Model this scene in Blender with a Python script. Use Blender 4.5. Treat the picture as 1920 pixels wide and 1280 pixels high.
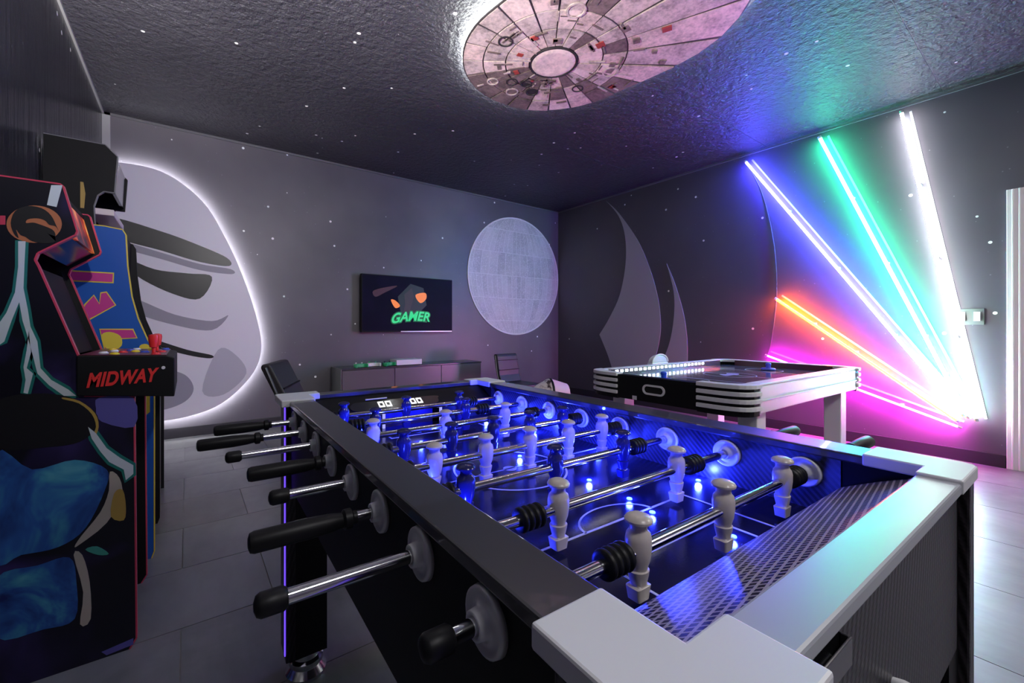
import bpy, bmesh, math, random
from mathutils import Vector, Matrix
random.seed(7)
for o in list(bpy.data.objects): bpy.data.objects.remove(o, do_unlink=True)
S = bpy.context.scene; COL = S.collection

# ------------------------------------------------------------------ camera
F, YAW, V0, CX, H = 785.5, 0.6131, 613.0, 904.0, 1.08        # focal length in px of a 1920x1280 frame
XR, YB, XL, ZC, YF = 5.123, 5.05, -0.627, 3.018, -2.6        # right / back / left wall, ceiling, wall behind the camera
cd = bpy.data.cameras.new('camera'); cam = bpy.data.objects.new('camera', cd); COL.objects.link(cam)
cam.location = (0, 0, H); cam.rotation_euler = (math.pi/2, 0, -YAW)
cd.sensor_width = 36; cd.lens = F/1920*36; cd.clip_start = .01
cd.shift_x = (960-CX)/1920; cd.shift_y = -(640-V0)/1920
S.camera = cam
# ------------------------------------------------------------------ world, exposure, large lights
w = bpy.data.worlds.new('world'); S.world = w; w.use_nodes = True
w.node_tree.nodes['Background'].inputs[0].default_value = (.35, .33, .45, 1)
w.node_tree.nodes['Background'].inputs[1].default_value = .02
S.view_settings.view_transform = 'Standard'; S.view_settings.look = 'None'
S.view_settings.exposure = 0.0; S.view_settings.gamma = 1; S.view_settings.use_curve_mapping = False
FILL_LAMPS = [((3.2, -1.05, ZC-.09), .55, 42, (1, .95, .92)), ((0.55, -1.15, ZC-.09), .55, 20, (.96, .95, 1))]   # ceiling lamps added for fill, out of view
HALO_HELM, HALO_DISC = 17.0, 32.0
LED_GAIN = 12.5
FILL_TRACK = [((.75, -1.35), (-.1, 5.0, 1.45), 210, .42), ((1.5, -1.35), (2.2, 5.0, 1.2), 120, .5), ((2.25, -1.35), (3.85, 5.0, 1.7), 170, .30)]   # added fill spots on a track: place, aim, watts, half cone
FILL_SCONCE = ((XL, 1.6, 1.8), 520)      # up-light added on the left wall to brighten the ceiling
TABLE_LED = 1.7  # power of the blue lights added just above the foosball field

# ------------------------------------------------------------------ helpers
def on_y(u, v, Y):
    a = (u-CX)/F; b = (V0-v)/F; s, c = math.sin(YAW), math.cos(YAW)
    d = Vector((s+a*c, c-a*s, b)); return d*(Y/d.y) + Vector((0, 0, H))
def on_x(u, v, X):
    a = (u-CX)/F; b = (V0-v)/F; s, c = math.sin(YAW), math.cos(YAW)
    d = Vector((s+a*c, c-a*s, b)); return d*(X/d.x) + Vector((0, 0, H))
MATS = {}
def mat(name, col, rough=.5, metal=0, emit=None, es=0, coat=0, trans=0, alpha=1):
    if name in MATS: return MATS[name]
    m = bpy.data.materials.new(name); m.use_nodes = True; MATS[name] = m
    p = m.node_tree.nodes['Principled BSDF']
    p.inputs['Base Color'].default_value = (*col, 1); p.inputs['Roughness'].default_value = rough
    p.inputs['Metallic'].default_value = metal; p.inputs['Coat Weight'].default_value = coat
    p.inputs['Transmission Weight'].default_value = trans; p.inputs['Alpha'].default_value = alpha
    if emit: p.inputs['Emission Color'].default_value = (*emit, 1); p.inputs['Emission Strength'].default_value = es
    return m
def N(m, t, **kw):
    n = m.node_tree.nodes.new(t)
    for k, v in kw.items():
        if k.startswith('i_'): n.inputs[k[2:].replace('_', ' ')].default_value = v
        else: setattr(n, k, v)
    return n
def L(m, a, b): m.node_tree.links.new(a, b)
def PB(m): return m.node_tree.nodes['Principled BSDF']
def mixcol(m, fac, a, b):
    n = N(m, 'ShaderNodeMix', data_type='RGBA')
    for sock, val in ((n.inputs[0], fac), (n.inputs[6], a), (n.inputs[7], b)):
        if hasattr(val, 'links'): L(m, val, sock)
        elif isinstance(val, tuple): sock.default_value = (*val, 1)
        else: sock.default_value = val
    return n.outputs[2]
def math_n(m, op, a, b=None, c=None):
    n = N(m, 'ShaderNodeMath', operation=op)
    for i, val in enumerate((a, b, c)):
        if val is None: continue
        if hasattr(val, 'links'): L(m, val, n.inputs[i])
        else: n.inputs[i].default_value = val
    return n.outputs[0]
def noise(m, scale, detail=3, rough=.5, vec=None, dist=0):
    n = N(m, 'ShaderNodeTexNoise'); n.inputs['Scale'].default_value = scale; n.inputs['Detail'].default_value = detail
    n.inputs['Roughness'].default_value = rough; n.inputs['Distortion'].default_value = dist
    if vec: L(m, vec, n.inputs['Vector'])
    return n
def ramp(m, fac, stops):
    n = N(m, 'ShaderNodeValToRGB'); L(m, fac, n.inputs[0]); e = n.color_ramp.elements
    while len(e) < len(stops): e.new(.5)
    for k, (p, c) in zip(e, stops): k.position = p; k.color = (*c, 1)
    return n.outputs[0]
def pos(m): return N(m, 'ShaderNodeNewGeometry').outputs['Position']
def mapv(m, vec, scale=(1, 1, 1), rot=(0, 0, 0), loc=(0, 0, 0)):
    n = N(m, 'ShaderNodeMapping'); L(m, vec, n.inputs[0])
    n.inputs['Scale'].default_value = scale; n.inputs['Rotation'].default_value = rot; n.inputs['Location'].default_value = loc
    return n.outputs[0]
def bump(m, h, strength, dist=.01):
    b = N(m, 'ShaderNodeBump'); b.inputs['Strength'].default_value = strength; b.inputs['Distance'].default_value = dist
    L(m, h, b.inputs['Height']); L(m, b.outputs[0], PB(m).inputs['Normal'])
def star_wall(name, dark, light, gs, rough, bumpscale, bstr, bstretch=(1, 1, 1), star=.06, sc=4.6, bdist=.01):
    m = mat(name, light, rough); P = pos(m)
    cl = noise(m, gs, 4, .55, P)
    base = ramp(m, cl.outputs[0], [(.35, dark), (.62, light)])
    vo = N(m, 'ShaderNodeTexVoronoi'); vo.inputs['Scale'].default_value = sc; L(m, P, vo.inputs['Vector'])
    s1 = math_n(m, 'LESS_THAN', vo.outputs['Distance'], star)
    vo2 = N(m, 'ShaderNodeTexVoronoi'); vo2.inputs['Scale'].default_value = sc*2.6; L(m, mapv(m, P, loc=(3.3, 1.7, 5.1)), vo2.inputs['Vector'])
    s2 = math_n(m, 'LESS_THAN', vo2.outputs['Distance'], star*.9)
    c = mixcol(m, math_n(m, 'MULTIPLY', s2, .16), base, (.7, .7, .8)); c = mixcol(m, s1, c, (1, 1, 1))
    L(m, c, PB(m).inputs['Base Color'])
    bn = noise(m, bumpscale, 5, .6, mapv(m, P, scale=bstretch)); bump(m, bn.outputs[0], bstr, bdist)
    return m

class B:
    """collects shapes in one bmesh"""
    def __init__(s): s.bm = bmesh.new()
    def box(s, x0, x1, y0, y1, z0, z1):
        v = [s.bm.verts.new((x, y, z)) for z in (z0, z1) for x, y in ((x0, y0), (x1, y0), (x1, y1), (x0, y1))]
        for f in ((3, 2, 1, 0), (4, 5, 6, 7), (0, 1, 5, 4), (1, 2, 6, 5), (2, 3, 7, 6), (3, 0, 4, 7)): s.bm.faces.new([v[i] for i in f])
        return s
    def prism(s, pts, d0, d1, axis='z'):
        def P(a, b, d): return {'z': (a, b, d), 'y': (a, d, b), 'x': (d, a, b)}[axis]
        lo = [s.bm.verts.new(P(a, b, d0)) for a, b in pts]; hi = [s.bm.verts.new(P(a, b, d1)) for a, b in pts]
        n = len(pts); s.bm.faces.new(lo); s.bm.faces.new(hi[::-1])
        for i in range(n): s.bm.faces.new((lo[i], hi[i], hi[(i+1) % n], lo[(i+1) % n]))
        return s
    def rings(s, rings, cap=True, closed=True):
        R = [[s.bm.verts.new(p) for p in r] for r in rings]
        for a, b in zip(R, R[1:]):
            n = len(a)
            for i in range(n if closed else n-1): s.bm.faces.new((a[i], a[(i+1) % n], b[(i+1) % n], b[i]))
        if cap and closed: s.bm.faces.new(R[0][::-1]); s.bm.faces.new(R[-1])
        return s
    def lathe(s, prof, c=(0, 0, 0), axis='z', n=24):
        def P(r, h, t):
            a, b = r*math.cos(t), r*math.sin(t)
            q = {'z': (a, b, h), 'x': (h, a, b), 'y': (b, h, a)}[axis]; return (c[0]+q[0], c[1]+q[1], c[2]+q[2])
        return s.rings([[P(r, h, 2*math.pi*i/n) for i in range(n)] for r, h in prof])
    def tube(s, pts, r, n=10):
        pts = [Vector(p) for p in pts]; rr = []
        up = Vector((0, 0, 1))
        for i, p in enumerate(pts):
            d = (pts[min(i+1, len(pts)-1)]-pts[max(i-1, 0)]).normalized()
            u = d.cross(up); u = u if u.length > 1e-3 else d.cross(Vector((1, 0, 0))); u.normalize(); q = d.cross(u)
            rad = r[i] if isinstance(r, (list, tuple)) else r
            rr.append([tuple(p+u*rad*math.cos(2*math.pi*k/n)+q*rad*math.sin(2*math.pi*k/n)) for k in range(n)])
        return s.rings(rr)
    def sheet(s, pts): s.bm.faces.new([s.bm.verts.new(p) for p in pts]); return s
    def mesh(s, name):
        bmesh.ops.recalc_face_normals(s.bm, faces=s.bm.faces); me = bpy.data.meshes.new(name); s.bm.to_mesh(me); s.bm.free(); return me
def link(name, me, m=None, parent=None, mpi=None, loc=None, bevel=0, smooth=False, label=None, seg=2):
    o = bpy.data.objects.new(name, me); COL.objects.link(o)
    if m and me and not me.materials: me.materials.append(m)
    if parent:
        o.parent = parent
        if mpi is not None: o.matrix_parent_inverse = mpi
    if loc: o.location = loc
    if smooth and me:
        for p in me.polygons: p.use_smooth = True
        sm = o.modifiers.new('split', 'EDGE_SPLIT'); sm.split_angle = math.radians(42)
    if bevel:
        b = o.modifiers.new('bevel', 'BEVEL'); b.width = bevel; b.segments = seg; b.limit_method = 'ANGLE'; b.angle_limit = .6
    if label: o['label'] = label
    return o
def ob(name, b, m, parent=None, **kw):
    me = b.mesh(name)
    if parent is not None and 'mpi' not in kw and 'loc' not in kw and parent.get('_w'): kw['mpi'] = MPI[parent.name]
    return link(name, me, m, parent, **kw)
MPI = {}
def thing(name, label, cat, loc=(0, 0, 0), rz=0, group=None, world=True):
    """Empty at the base of a thing; children are given in world coordinates when world is set"""
    o = bpy.data.objects.new(name, None); COL.objects.link(o); o.empty_display_size = .1
    o.location = loc; o.rotation_euler = (0, 0, rz); o['label'] = label; o['category'] = cat
    if group: o['group'] = group
    if world: o['_w'] = 1; MPI[o.name] = (Matrix.Translation(loc) @ Matrix.Rotation(rz, 4, 'Z')).inverted()
    return o
def tag(o, label, cat, group=None):
    o['label'] = label; o['category'] = cat
    if group: o['group'] = group
    return o
def struct(o): o['kind'] = 'structure'; return o
def spline(pts, n=6, closed=True):
    out = []; k = len(pts)
    for i in range(k if closed else k-1):
        p0, p1, p2, p3 = (pts[(i+j) % k] if closed else pts[min(max(i+j, 0), k-1)] for j in (-1, 0, 1, 2))
        for t in range(n):
            t /= n; out.append(tuple(.5*(2*b+(c-a)*t+(2*a-5*b+4*c-d)*t*t+(3*b-a-3*c+d)*t**3) for a, b, c, d in zip(p0, p1, p2, p3)))
    if not closed: out.append(pts[-1])
    return out
def text_mesh(body, size, ext, shear=0, space=1.0, bold=0.0):
    cu = bpy.data.curves.new('t', 'FONT'); cu.body = body; cu.size = size; cu.extrude = ext; cu.shear = shear
    cu.align_x = 'CENTER'; cu.align_y = 'CENTER'; cu.space_character = space; cu.offset = bold
    o = bpy.data.objects.new('t', cu); COL.objects.link(o); bpy.context.view_layer.update()
    me = bpy.data.meshes.new_from_object(o.evaluated_get(bpy.context.evaluated_depsgraph_get()))
    bpy.data.objects.remove(o); me.name = 'lettering'; return me
def emis(name, col, s): return mat(name, (0, 0, 0), .5, emit=col, es=s)

# ------------------------------------------------------------------ materials
M_wall = star_wall('mural_wall', (.08, .074, .088), (.135, .125, .142), .6, .42, 3, .25, (1.6, 1.6, .35))
M_wallR = star_wall('mural_wall_right', (.078, .07, .088), (.112, .1, .116), .5, .45, 3, .18, (1.2, 1.2, .4))
M_wallL = star_wall('mural_wall_left', (.006, .006, .012), (.02, .02, .026), .9, .25, 5, .8, (6, 3, .3))
M_ceil = star_wall('ceiling_paper', (.026, .025, .034), (.05, .048, .06), .5, .33, 24, 1.0, (1, 1, 1), .06, 4.6, .035)
M_base = mat('baseboard_black', (.028, .026, .032), .4)
M_trimw = mat('white_paint', (.82, .8, .79), .4)
M_door = mat('door_paint', (.8, .74, .66), .45)
M_black = mat('black_plastic', (.006, .006, .007), .5); PB(M_black).inputs['Specular IOR Level'].default_value = .2
M_blackg = mat('black_gloss', (.01, .01, .012), .12)
M_rubber = mat('black_rubber', (.007, .007, .008), .45); PB(M_rubber).inputs['Specular IOR Level'].default_value = .3
M_chrome = mat('chrome', (.78, .78, .8), .12, 1)
M_silver = mat('silver_plastic', (.75, .75, .76), .32, .15)
M_wplast = mat('white_plastic', (.8, .79, .8), .38)
M_capp = mat('pale_grey_cap', (.8, .8, .82), .4)
M_rail = mat('rail_laminate', (.05, .049, .053), .3, coat=.6)
M_rail2 = mat('end_rail_laminate', (.46, .48, .52), .3)
M_leather = mat('black_leather', (.022, .02, .024), .42)

def m_floor():
    m = mat('floor_tile', (.2, .2, .2), .33); P = pos(m)
    oi = N(m, 'ShaderNodeObjectInfo')
    n = noise(m, 2.2, 6, .6, P, .8); n2 = noise(m, 14, 4, .6, mapv(m, P, scale=(1, .35, 1)))
    f = math_n(m, 'ADD', math_n(m, 'MULTIPLY', n.outputs[0], .6), math_n(m, 'MULTIPLY', n2.outputs[0], .25))
    f = math_n(m, 'ADD', f, math_n(m, 'MULTIPLY', oi.outputs['Random'], .16))
    L(m, ramp(m, f, [(.3, (.13, .128, .132)), (.75, (.3, .295, .3))]), PB(m).inputs['Base Color']); return m
M_tile = m_floor(); M_grout = mat('grout', (.3, .29, .29), .8)

# ------------------------------------------------------------------ room shell
fl = struct(ob('floor', B().box(XL-.1, XR+.1, YF-.1, YB+.1, -.06, -.004), M_grout))
TL, TW, G = .61, .457, .004
tm = B().box(0, TL-G, 0, TW-G, -.01, 0).mesh('tile')
j = 0; y = YB-TW*18
ty = YB
row = 0
while ty > -1.0:
    ty -= TW; row += 1; tx = XL-(row % 2)*TL/2
    while tx < XR:
        x0, x1 = max(tx, XL), min(tx+TL-G, XR)
        vis = not (tx < -.7 and ty < 1.2)
        if x1-x0 > .05 and vis:
            if x0 == tx and x1 == tx+TL-G: link('tile', tm, M_tile, fl, loc=(tx, ty, 0))
            else: ob('tile', B().box(x0, x1, ty, ty+TW-G, -.01, 0), M_tile, fl)
        tx += TL
    if row > 14: break
ob('tile', B().box(XL, XR, YF, ty-G, -.01, 0), M_tile, fl)
ce = struct(ob('ceiling', B().box(XL-.1, XR+.1, YF-.1, YB+.1, ZC+.004, ZC+.1), mat('ceiling_seam', (.22, .22, .24), .6)))
for y0, y1 in ((4.50, YB), (3.213, 4.496), (1.925, 3.209), (.638, 1.921), (-.65, .634), (YF, -.654)):
    ob('ceiling_panel', B().box(XL, XR, y0, y1, ZC, ZC+.004), M_ceil, ce)
struct(ob('wall_back', B().box(XL-.1, XR+.1, YB, YB+.1, 0, ZC), M_wall))
wr = struct(ob('wall_right', B().box(XR, XR+.1, .225, YB, 0, ZC).box(XR, XR+.1, -.68, .225, 2.06, ZC).box(XR, XR+.1, YF, -.68, 0, ZC), M_wallR))
struct(ob('wall_left', B().box(XL-.1, XL, YF, YB, 0, ZC), M_wallL))
struct(ob('wall_front', B().box(XL-.1, XR+.1, YF-.1, YF, 0, ZC), M_wall))
struct(ob('baseboard_back', B().box(XL, XR, YB-.014, YB, 0, .1), M_base, bevel=.004))
struct(ob('baseboard_right', B().box(XR-.014, XR, .315, YB-.014, 0, .1), M_base, bevel=.004))
struct(ob('baseboard_left', B().box(XL, XL+.014, YF, YB-.014, 0, .1), M_base, bevel=.004))
struct(ob('trim_1', B().box(XL, XL+.055, YB-.012, YB, .1, ZC), mat('corner_strip', (.34, .34, .34), .5)))
struct(ob('trim_2', B().box(XL, XR, YB-.012, YB, ZC-.022, ZC), mat('crown_strip', (.12, .12, .13), .4)))
struct(ob('trim_3', B().box(XR-.012, XR, YF, YB-.012, ZC-.02, ZC), MATS['crown_strip']))
struct(ob('trim_4', B().box(XL, XL+.014, YF, YB-.012, ZC-.02, ZC), mat('crown_strip_pale', (.3, .3, .3), .35)))
# white door with casing at the right end of the right wall
dr = struct(bpy.data.objects.new('door_1', None)); COL.objects.link(dr); dr.location = (XR, -.23, 0); dr['_w'] = 1
MPI['door_1'] = Matrix.Translation(dr.location).inverted()
ob('door_slab', B().box(XR+.03, XR+.07, -.66, .205, .008, 2.04), M_door, dr, bevel=.004)
for z0, z1 in ((.2, .95), (1.1, 1.9)):
    for y0, y1 in ((-.58, -.27), (-.18, .12)): ob('door_panel', B().box(XR+.022, XR+.03, y0, y1, z0, z1), M_door, dr, bevel=.006)
for nm, (a, b, c, d) in (('casing', (.225, .312, 0, 2.125)), ('casing', (-.77, -.68, 0, 2.125)), ('casing', (-.68, .225, 2.045, 2.125))):
    bb = B().box(XR-.016, XR, a, b, c, d)
    if d-c > 1: bb.box(XR-.022, XR-.016, a+.018, a+.03, c, d).box(XR-.022, XR-.016, a+.05, a+.062, c, d)
    ob(nm, bb, M_trimw, dr, bevel=.003)
ob('door_knob', B().lathe([(.01, 0), (.012, .03), (.028, .045), (.026, .06), (.01, .066)], (XR-.04, .14, .98), 'x'), M_chrome, dr, smooth=True)
# ceiling lamps added behind the camera as neutral fill
for i, (p, sz, pw, colr) in enumerate(FILL_LAMPS):
    t = thing('ceiling_lamp', ['round flush ceiling lamp above the floor beside the white door', 'round flush ceiling lamp nearest the left wall'][i], 'lamp', (p[0], p[1], ZC))
    ob('lamp_base', B().lathe([(sz*.52, ZC-.03), (sz*.52, ZC)], (p[0], p[1], 0), 'z', 32), M_trimw, t)
    ob('diffuser', B().lathe([(sz*.2, ZC-.075), (sz*.42, ZC-.06), (sz*.5, ZC-.03)], (p[0], p[1], 0), 'z', 32), emis('lamp_glow', (1, .97, .95), 4), t, smooth=True)
    ld = bpy.data.lights.new('lamp_light', 'AREA'); ld.shape = 'DISK'; ld.size = sz; ld.energy = pw; ld.color = colr
    lo = bpy.data.objects.new('lamp_light', ld); COL.objects.link(lo); lo.parent = t; lo.location = (0, 0, -.09)

# added fill: spot track behind the camera onto the back wall, left-wall up-light
t = thing('track_light', 'black ceiling track with three spot heads aimed at the back wall', 'lamp', (1.5, -1.35, ZC))
ob('track', B().box(.5, 2.5, -1.37, -1.33, ZC-.03, ZC), M_black, t)
for (x, y), aim, pw, hc in FILL_TRACK:
    p = Vector((x, y, ZC-.14)); d = (Vector(aim)-p).normalized()
    hd = ob('spot_head', B().tube([p-d*.09, p-d*.06, p+d*.05], [.02, .045, .045], 20), M_black, t, smooth=True)
    ob('stem', B().box(x-.008, x+.008, y-.008, y+.008, ZC-.12, ZC-.03), M_black, hd)
    ld = bpy.data.lights.new('spot_light', 'SPOT'); ld.energy = pw; ld.spot_size = hc*2; ld.spot_blend = .8; ld.shadow_soft_size = .04; ld.color = (1, .96, .97)
    lo = bpy.data.objects.new('spot_light', ld); COL.objects.link(lo); lo.parent = t; lo.location = p+d*.07-Vector(t.location); lo.rotation_euler = d.to_track_quat('-Z', 'Y').to_euler()
(sx_, sy_, sz_), pw = FILL_SCONCE
t = thing('wall_sconce', 'half-round up-light sconce on the left wall before the lightning arcade cabinet', 'lamp', (sx_, sy_, sz_))
ob('shade', B().lathe([(.05, sz_-.1), (.1, sz_), (.09, sz_), (.045, sz_-.09)], (sx_+.1, sy_, 0), 'z', 24), M_black, t, smooth=True)
ob('arm', B().box(sx_, sx_+.04, sy_-.02, sy_+.02, sz_-.08, sz_-.03), M_black, t)
ld = bpy.data.lights.new('sconce_light', 'SPOT'); ld.energy = pw; ld.spot_size = 2.7; ld.spot_blend = .3; ld.shadow_soft_size = .05; ld.color = (1, .97, .94)
lo = bpy.data.objects.new('sconce_light', ld); COL.objects.link(lo); lo.parent = t; lo.location = (.1, 0, .01); lo.rotation_euler = (math.pi, 0, 0)

# ------------------------------------------------------------------ wall art: back wall
def outline_ribbon(pts, y0, y1, inset, width):
    """closed strip following an outline, a little inside it"""
    c = Vector((sum(p[0] for p in pts)/len(pts), sum(p[1] for p in pts)/len(pts)))
    def sc(p, d):
        v = Vector(p)-c; return c+v*(1-d/v.length)
    a = [sc(p, inset) for p in pts]; b = [sc(p, inset+width) for p in pts]
    return a, b
HP = [(-.585, 2.56), (-.2, 2.545), (.12, 2.32), (.32, 1.97), (.47, 1.6), (.59, 1.2), (.64, .86), (.55, .58), (.28, .31), (-.05, .205), (-.585, .215)]
hp = spline(HP[:-1]+[(-.4, .2)], 6, closed=False); hp = [(-.6, 2.56)]+hp+[(-.6, .215)]
t = thing('backlit_wall_panel', 'huge white rounded panel with black bands, backlit on the back wall', 'wall art', (0, YB, .2))
yp = YB-.075
ob('panel', B().prism(hp, yp-.012, yp, 'y'), mat('panel_white', (.84, .81, .84), .42), t, bevel=.003)
a, b_ = outline_ribbon(hp, 0, 0, .012, .035)
rb = B()
for i in range(len(a)-1):
    if a[i].x < -.55 and a[i+1].x < -.55: continue
    q = [a[i], a[i+1], b_[i+1], b_[i]]
    rb.sheet([(p.x, yp+.022, p.y) for p in q][::-1])
ob('led_strip', rb, emis('halo_led', (.93, .95, 1), HALO_HELM*3), t)
ob('mount', B().box(-.45, -.2, yp, YB, .9, 1.9).box(0, .2, yp, YB, .9, 1.5), M_black, t)
def band(name, pts, m, lift=.002, n=5): 
    q = spline(pts, n); ob(name, B().prism(q, yp-.012-lift, yp-.012, 'y'), m, t)
M_pblk = mat('panel_black', (.012, .012, .014), .35); M_pgry = mat('panel_grey', (.36, .34, .38), .45); M_plg = mat('panel_light_grey', (.55, .53, .57), .45)
band('dark_band', [(-.58, 2.06), (-.2, 1.98), (.1, 1.88), (.33, 1.78), (.345, 1.7), (.1, 1.72), (-.2, 1.8), (-.58, 1.9)], M_pblk)
band('grey_band', [(-.58, 1.88), (-.2, 1.78), (.1, 1.7), (.36, 1.67), (.37, 1.62), (.1, 1.64), (-.2, 1.72), (-.58, 1.82)], M_pgry)
band('dark_sweep', [(-.5, 1.72), (-.25, 1.62), (0, 1.6), (.2, 1.58), (.1, 1.36), (-.12, 1.4), (-.38, 1.55)], M_pblk)
band('grey_sweep', [(-.4, 1.34), (-.1, 1.2), (.2, 1.14), (.34, 1.2), (.2, 1.05), (-.1, 1.1), (-.4, 1.22)], M_pgry)
band('dark_stripe', [(-.3, .98), (0, .86), (.2, .8), (.18, .77), (0, .81), (-.3, .92)], M_pblk)
band('light_facet', [(.25, .85), (.4, .8), (.5, .6), (.3, .4), (.12, .45)], M_plg)
band('dark_spot', [(-.35, .62), (-.2, .68), (-.02, .62), (.05, .48), (-.02, .36), (-.2, .3), (-.35, .36), (-.4, .5)], M_pgry)

# pale globe mural disc
def m_globe():
    m = mat('globe_print', (.5, .5, .5), .45); P = mapv(m, pos(m), loc=(-4.2, 0, -1.87))
    sx = N(m, 'ShaderNodeSeparateXYZ'); L(m, P, sx.inputs[0])
    sp = noise(m, 60, 3, .7, P); bl = noise(m, 3.2, 5, .6, P)
    br = N(m, 'ShaderNodeTexBrick'); br.inputs['Scale'].default_value = 2.6; br.inputs['Mortar Size'].default_value = .01; br.inputs['Brick Width'].default_value = .26; br.inputs['Row Height'].default_value = .9; br.squash = 1.6; br.squash_frequency = 2
    cb = N(m, 'ShaderNodeCombineXYZ')
    r2 = math_n(m, 'SQRT', math_n(m, 'MAXIMUM', math_n(m, 'SUBTRACT', .9, math_n(m, 'MULTIPLY', sx.outputs[2], sx.outputs[2])), .02))
    L(m, math_n(m, 'DIVIDE', sx.outputs[0], r2), cb.inputs[0]); L(m, sx.outputs[2], cb.inputs[1])
    L(m, cb.outputs[0], br.inputs['Vector'])
    br.inputs['Color1'].default_value = (.36, .37, .39, 1); br.inputs['Color2'].default_value = (.46, .47, .49, 1); br.inputs['Mortar'].default_value = (.62, .63, .65, 1)
    c = mixcol(m, math_n(m, 'MULTIPLY', math_n(m, 'GREATER_THAN', sp.outputs[0], .57), .5), br.outputs[0], (.75, .76, .78))
    c = mixcol(m, ramp(m, bl.outputs[0], [(.4, (0, 0, 0)), (.65, (.5, .5, .5))]), c, (.62, .61, .63))
    L(m, c, PB(m).inputs['Base Color']); return m
gx, gz, gr = 4.2, 1.87, .912
t = thing('globe_wall_disc', 'pale grey round moon-like globe picture on the back wall right of the television', 'wall art', (gx, YB, gz-gr))
ob('disc', B().lathe([(gr, YB-.012), (gr, YB)], (gx, 0, gz), 'y', 72), m_globe(), t, bevel=.003)
ob('rim', B().rings([[(gx+r*math.cos(2*math.pi*i/72), yy, gz+r*math.sin(2*math.pi*i/72)) for i in range(72)] for r, yy in ((gr-.02, YB-.012), (gr-.018, YB-.015), (gr, YB-.015), (gr+.002, YB-.001))], cap=False), mat('globe_rim', (.66, .66, .68), .45), t, smooth=True)

# television
t = thing('television', 'wall-mounted flat television showing green GAMER lettering', 'television', (2.34, YB, 1.02))
tx0, tx1, tz0, tz1, tyf = 1.71, 2.98, 1.018, 1.726, YB-.1
ob('housing', B().box(tx0, tx1, tyf, tyf+.05, tz0, tz1), M_black, t, bevel=.004)
ob('wall_mount', B().box(2.1, 2.6, tyf+.05, YB, 1.2, 1.55), M_black, t)
def m_screen():
    m = mat('tv_screen', (.004, .004, .012), .45); P = mapv(m, pos(m), loc=(-2.3, 0, -1.35))
    n = noise(m, 3.5, 4, .6, P); PB(m).inputs['Specular IOR Level'].default_value = .06
    c = ramp(m, n.outputs[0], [(.45, (.0025, .002, .014)), (.62, (.006, .004, .03)), (.75, (.012, .006, .02))])
    L(m, c, PB(m).inputs['Emission Color']); PB(m).inputs['Emission Strength'].default_value = .3; return m
ob('screen', B().box(tx0+.01, tx1-.01, tyf-.002, tyf, tz0+.016, tz1-.01), m_screen(), t)
ob('lower_bezel', B().box(2.22, tx1-.01, tyf-.006, tyf, tz0, tz0+.012), M_silver, t)
def scr(u, v): p = on_y(u, v, tyf-.003); return (p.x, p.z)
tm_ = text_mesh('GAMER', .165, .0012, .28, 1.0, .004)
for v in tm_.vertices:                       # the word climbs and arches a little
    v.co.y += .028*(1-(v.co.x/.28)**2) + .06*v.co.x
tgl = text_mesh('GAMER', .165, .0006, .28, 1.0, .017)
for v in tgl.vertices: v.co.y += .028*(1-(v.co.x/.28)**2) + .06*v.co.x
R90 = Matrix.Rotation(math.pi/2, 4, 'X')
for me, dy, m in ((tgl, -.0035, emis('gamer_edge', (.0, .25, .07), .55)), (tm_, -.0055, emis('gamer_green', (.03, .75, .28), .9))):
    me.transform(Matrix.Translation((2.35, tyf+dy, 1.185)) @ R90); link('screen_lettering', me, m, t, mpi=MPI[t.name])
def sblob(px, m, dy=.0045, n=4): ob('screen_picture', B().prism(spline([scr(*p) for p in px], n), tyf-dy, tyf-.002, 'y'), m, t)
sblob([(746, 556), (770, 532), (794, 540), (800, 572), (786, 586), (752, 590)], emis('scr_teal', (.0, .009, .008), 1), .003, 1)
sblob([(758, 552), (772, 540), (776, 556), (768, 584), (756, 588), (760, 570)], emis('scr_grey', (.018, .014, .013), 1), .0045, 1)
sblob([(779, 553), (797, 549), (799, 560), (788, 568)], emis('scr_orange', (.85, .22, .04), 1))
sblob([(733, 562), (741, 563), (750, 573), (741, 577)], emis('scr_orange', (.85, .22, .04), 1))
sblob([(700, 545), (725, 538), (745, 536), (722, 548), (704, 556)], emis('scr_red', (.03, .004, .01), 1))

# ------------------------------------------------------------------ right wall: blades, light bars, switch, cables
def decal_x(name, px, lab, n, m, closed=True):
    pts = [on_x(u, v, XR-.004) for u, v in px]; q = spline([(p.y, p.z) for p in pts], n)
    return tag(ob(name, B().prism(q, XR-.004, XR, 'x'), m), lab, 'wall decal', 'pale blade shapes on the right wall')
M_blade = mat('blade_grey', (.38, .36, .4), .5)
def poly_x(pxs):
    out = []
    for seg in pxs: 
        q = spline([(lambda p: (p.y, p.z))(on_x(u, v, XR-.004)) for u, v in seg], 5, closed=False); out += q[:-1]
    return out
b1 = poly_x([[(1136, 376), (1160, 399), (1195, 449), (1218, 502), (1234, 560), (1239, 612), (1233, 655), (1218, 705), (1207, 735)], [(1207, 735), (1160, 735)], [(1160, 735), (1142, 672), (1124, 627)], [(1124, 627), (1142, 597), (1162, 553), (1173, 495), (1172, 443), (1160, 405), (1136, 376)]])
b2 = poly_x([[(1250, 494), (1265, 530), (1280, 580), (1288, 630), (1289, 680), (1285, 720)], [(1285, 720), (1222, 720)], [(1222, 720), (1240, 682), (1256, 640), (1264, 590), (1263, 545), (1250, 494)]])
tag(ob('blade_decal', B().prism(b1, XR-.006, XR-.001, 'x'), M_blade), 'large pale grey curved blade shape on the dark right wall', 'wall decal', 'pale blade shapes on the right wall')
tag(ob('blade_decal', B().prism(b2, XR-.006, XR-.001, 'x'), M_blade), 'smaller slim grey curved blade shape beside the large one', 'wall decal', 'pale blade shapes on the right wall')
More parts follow.
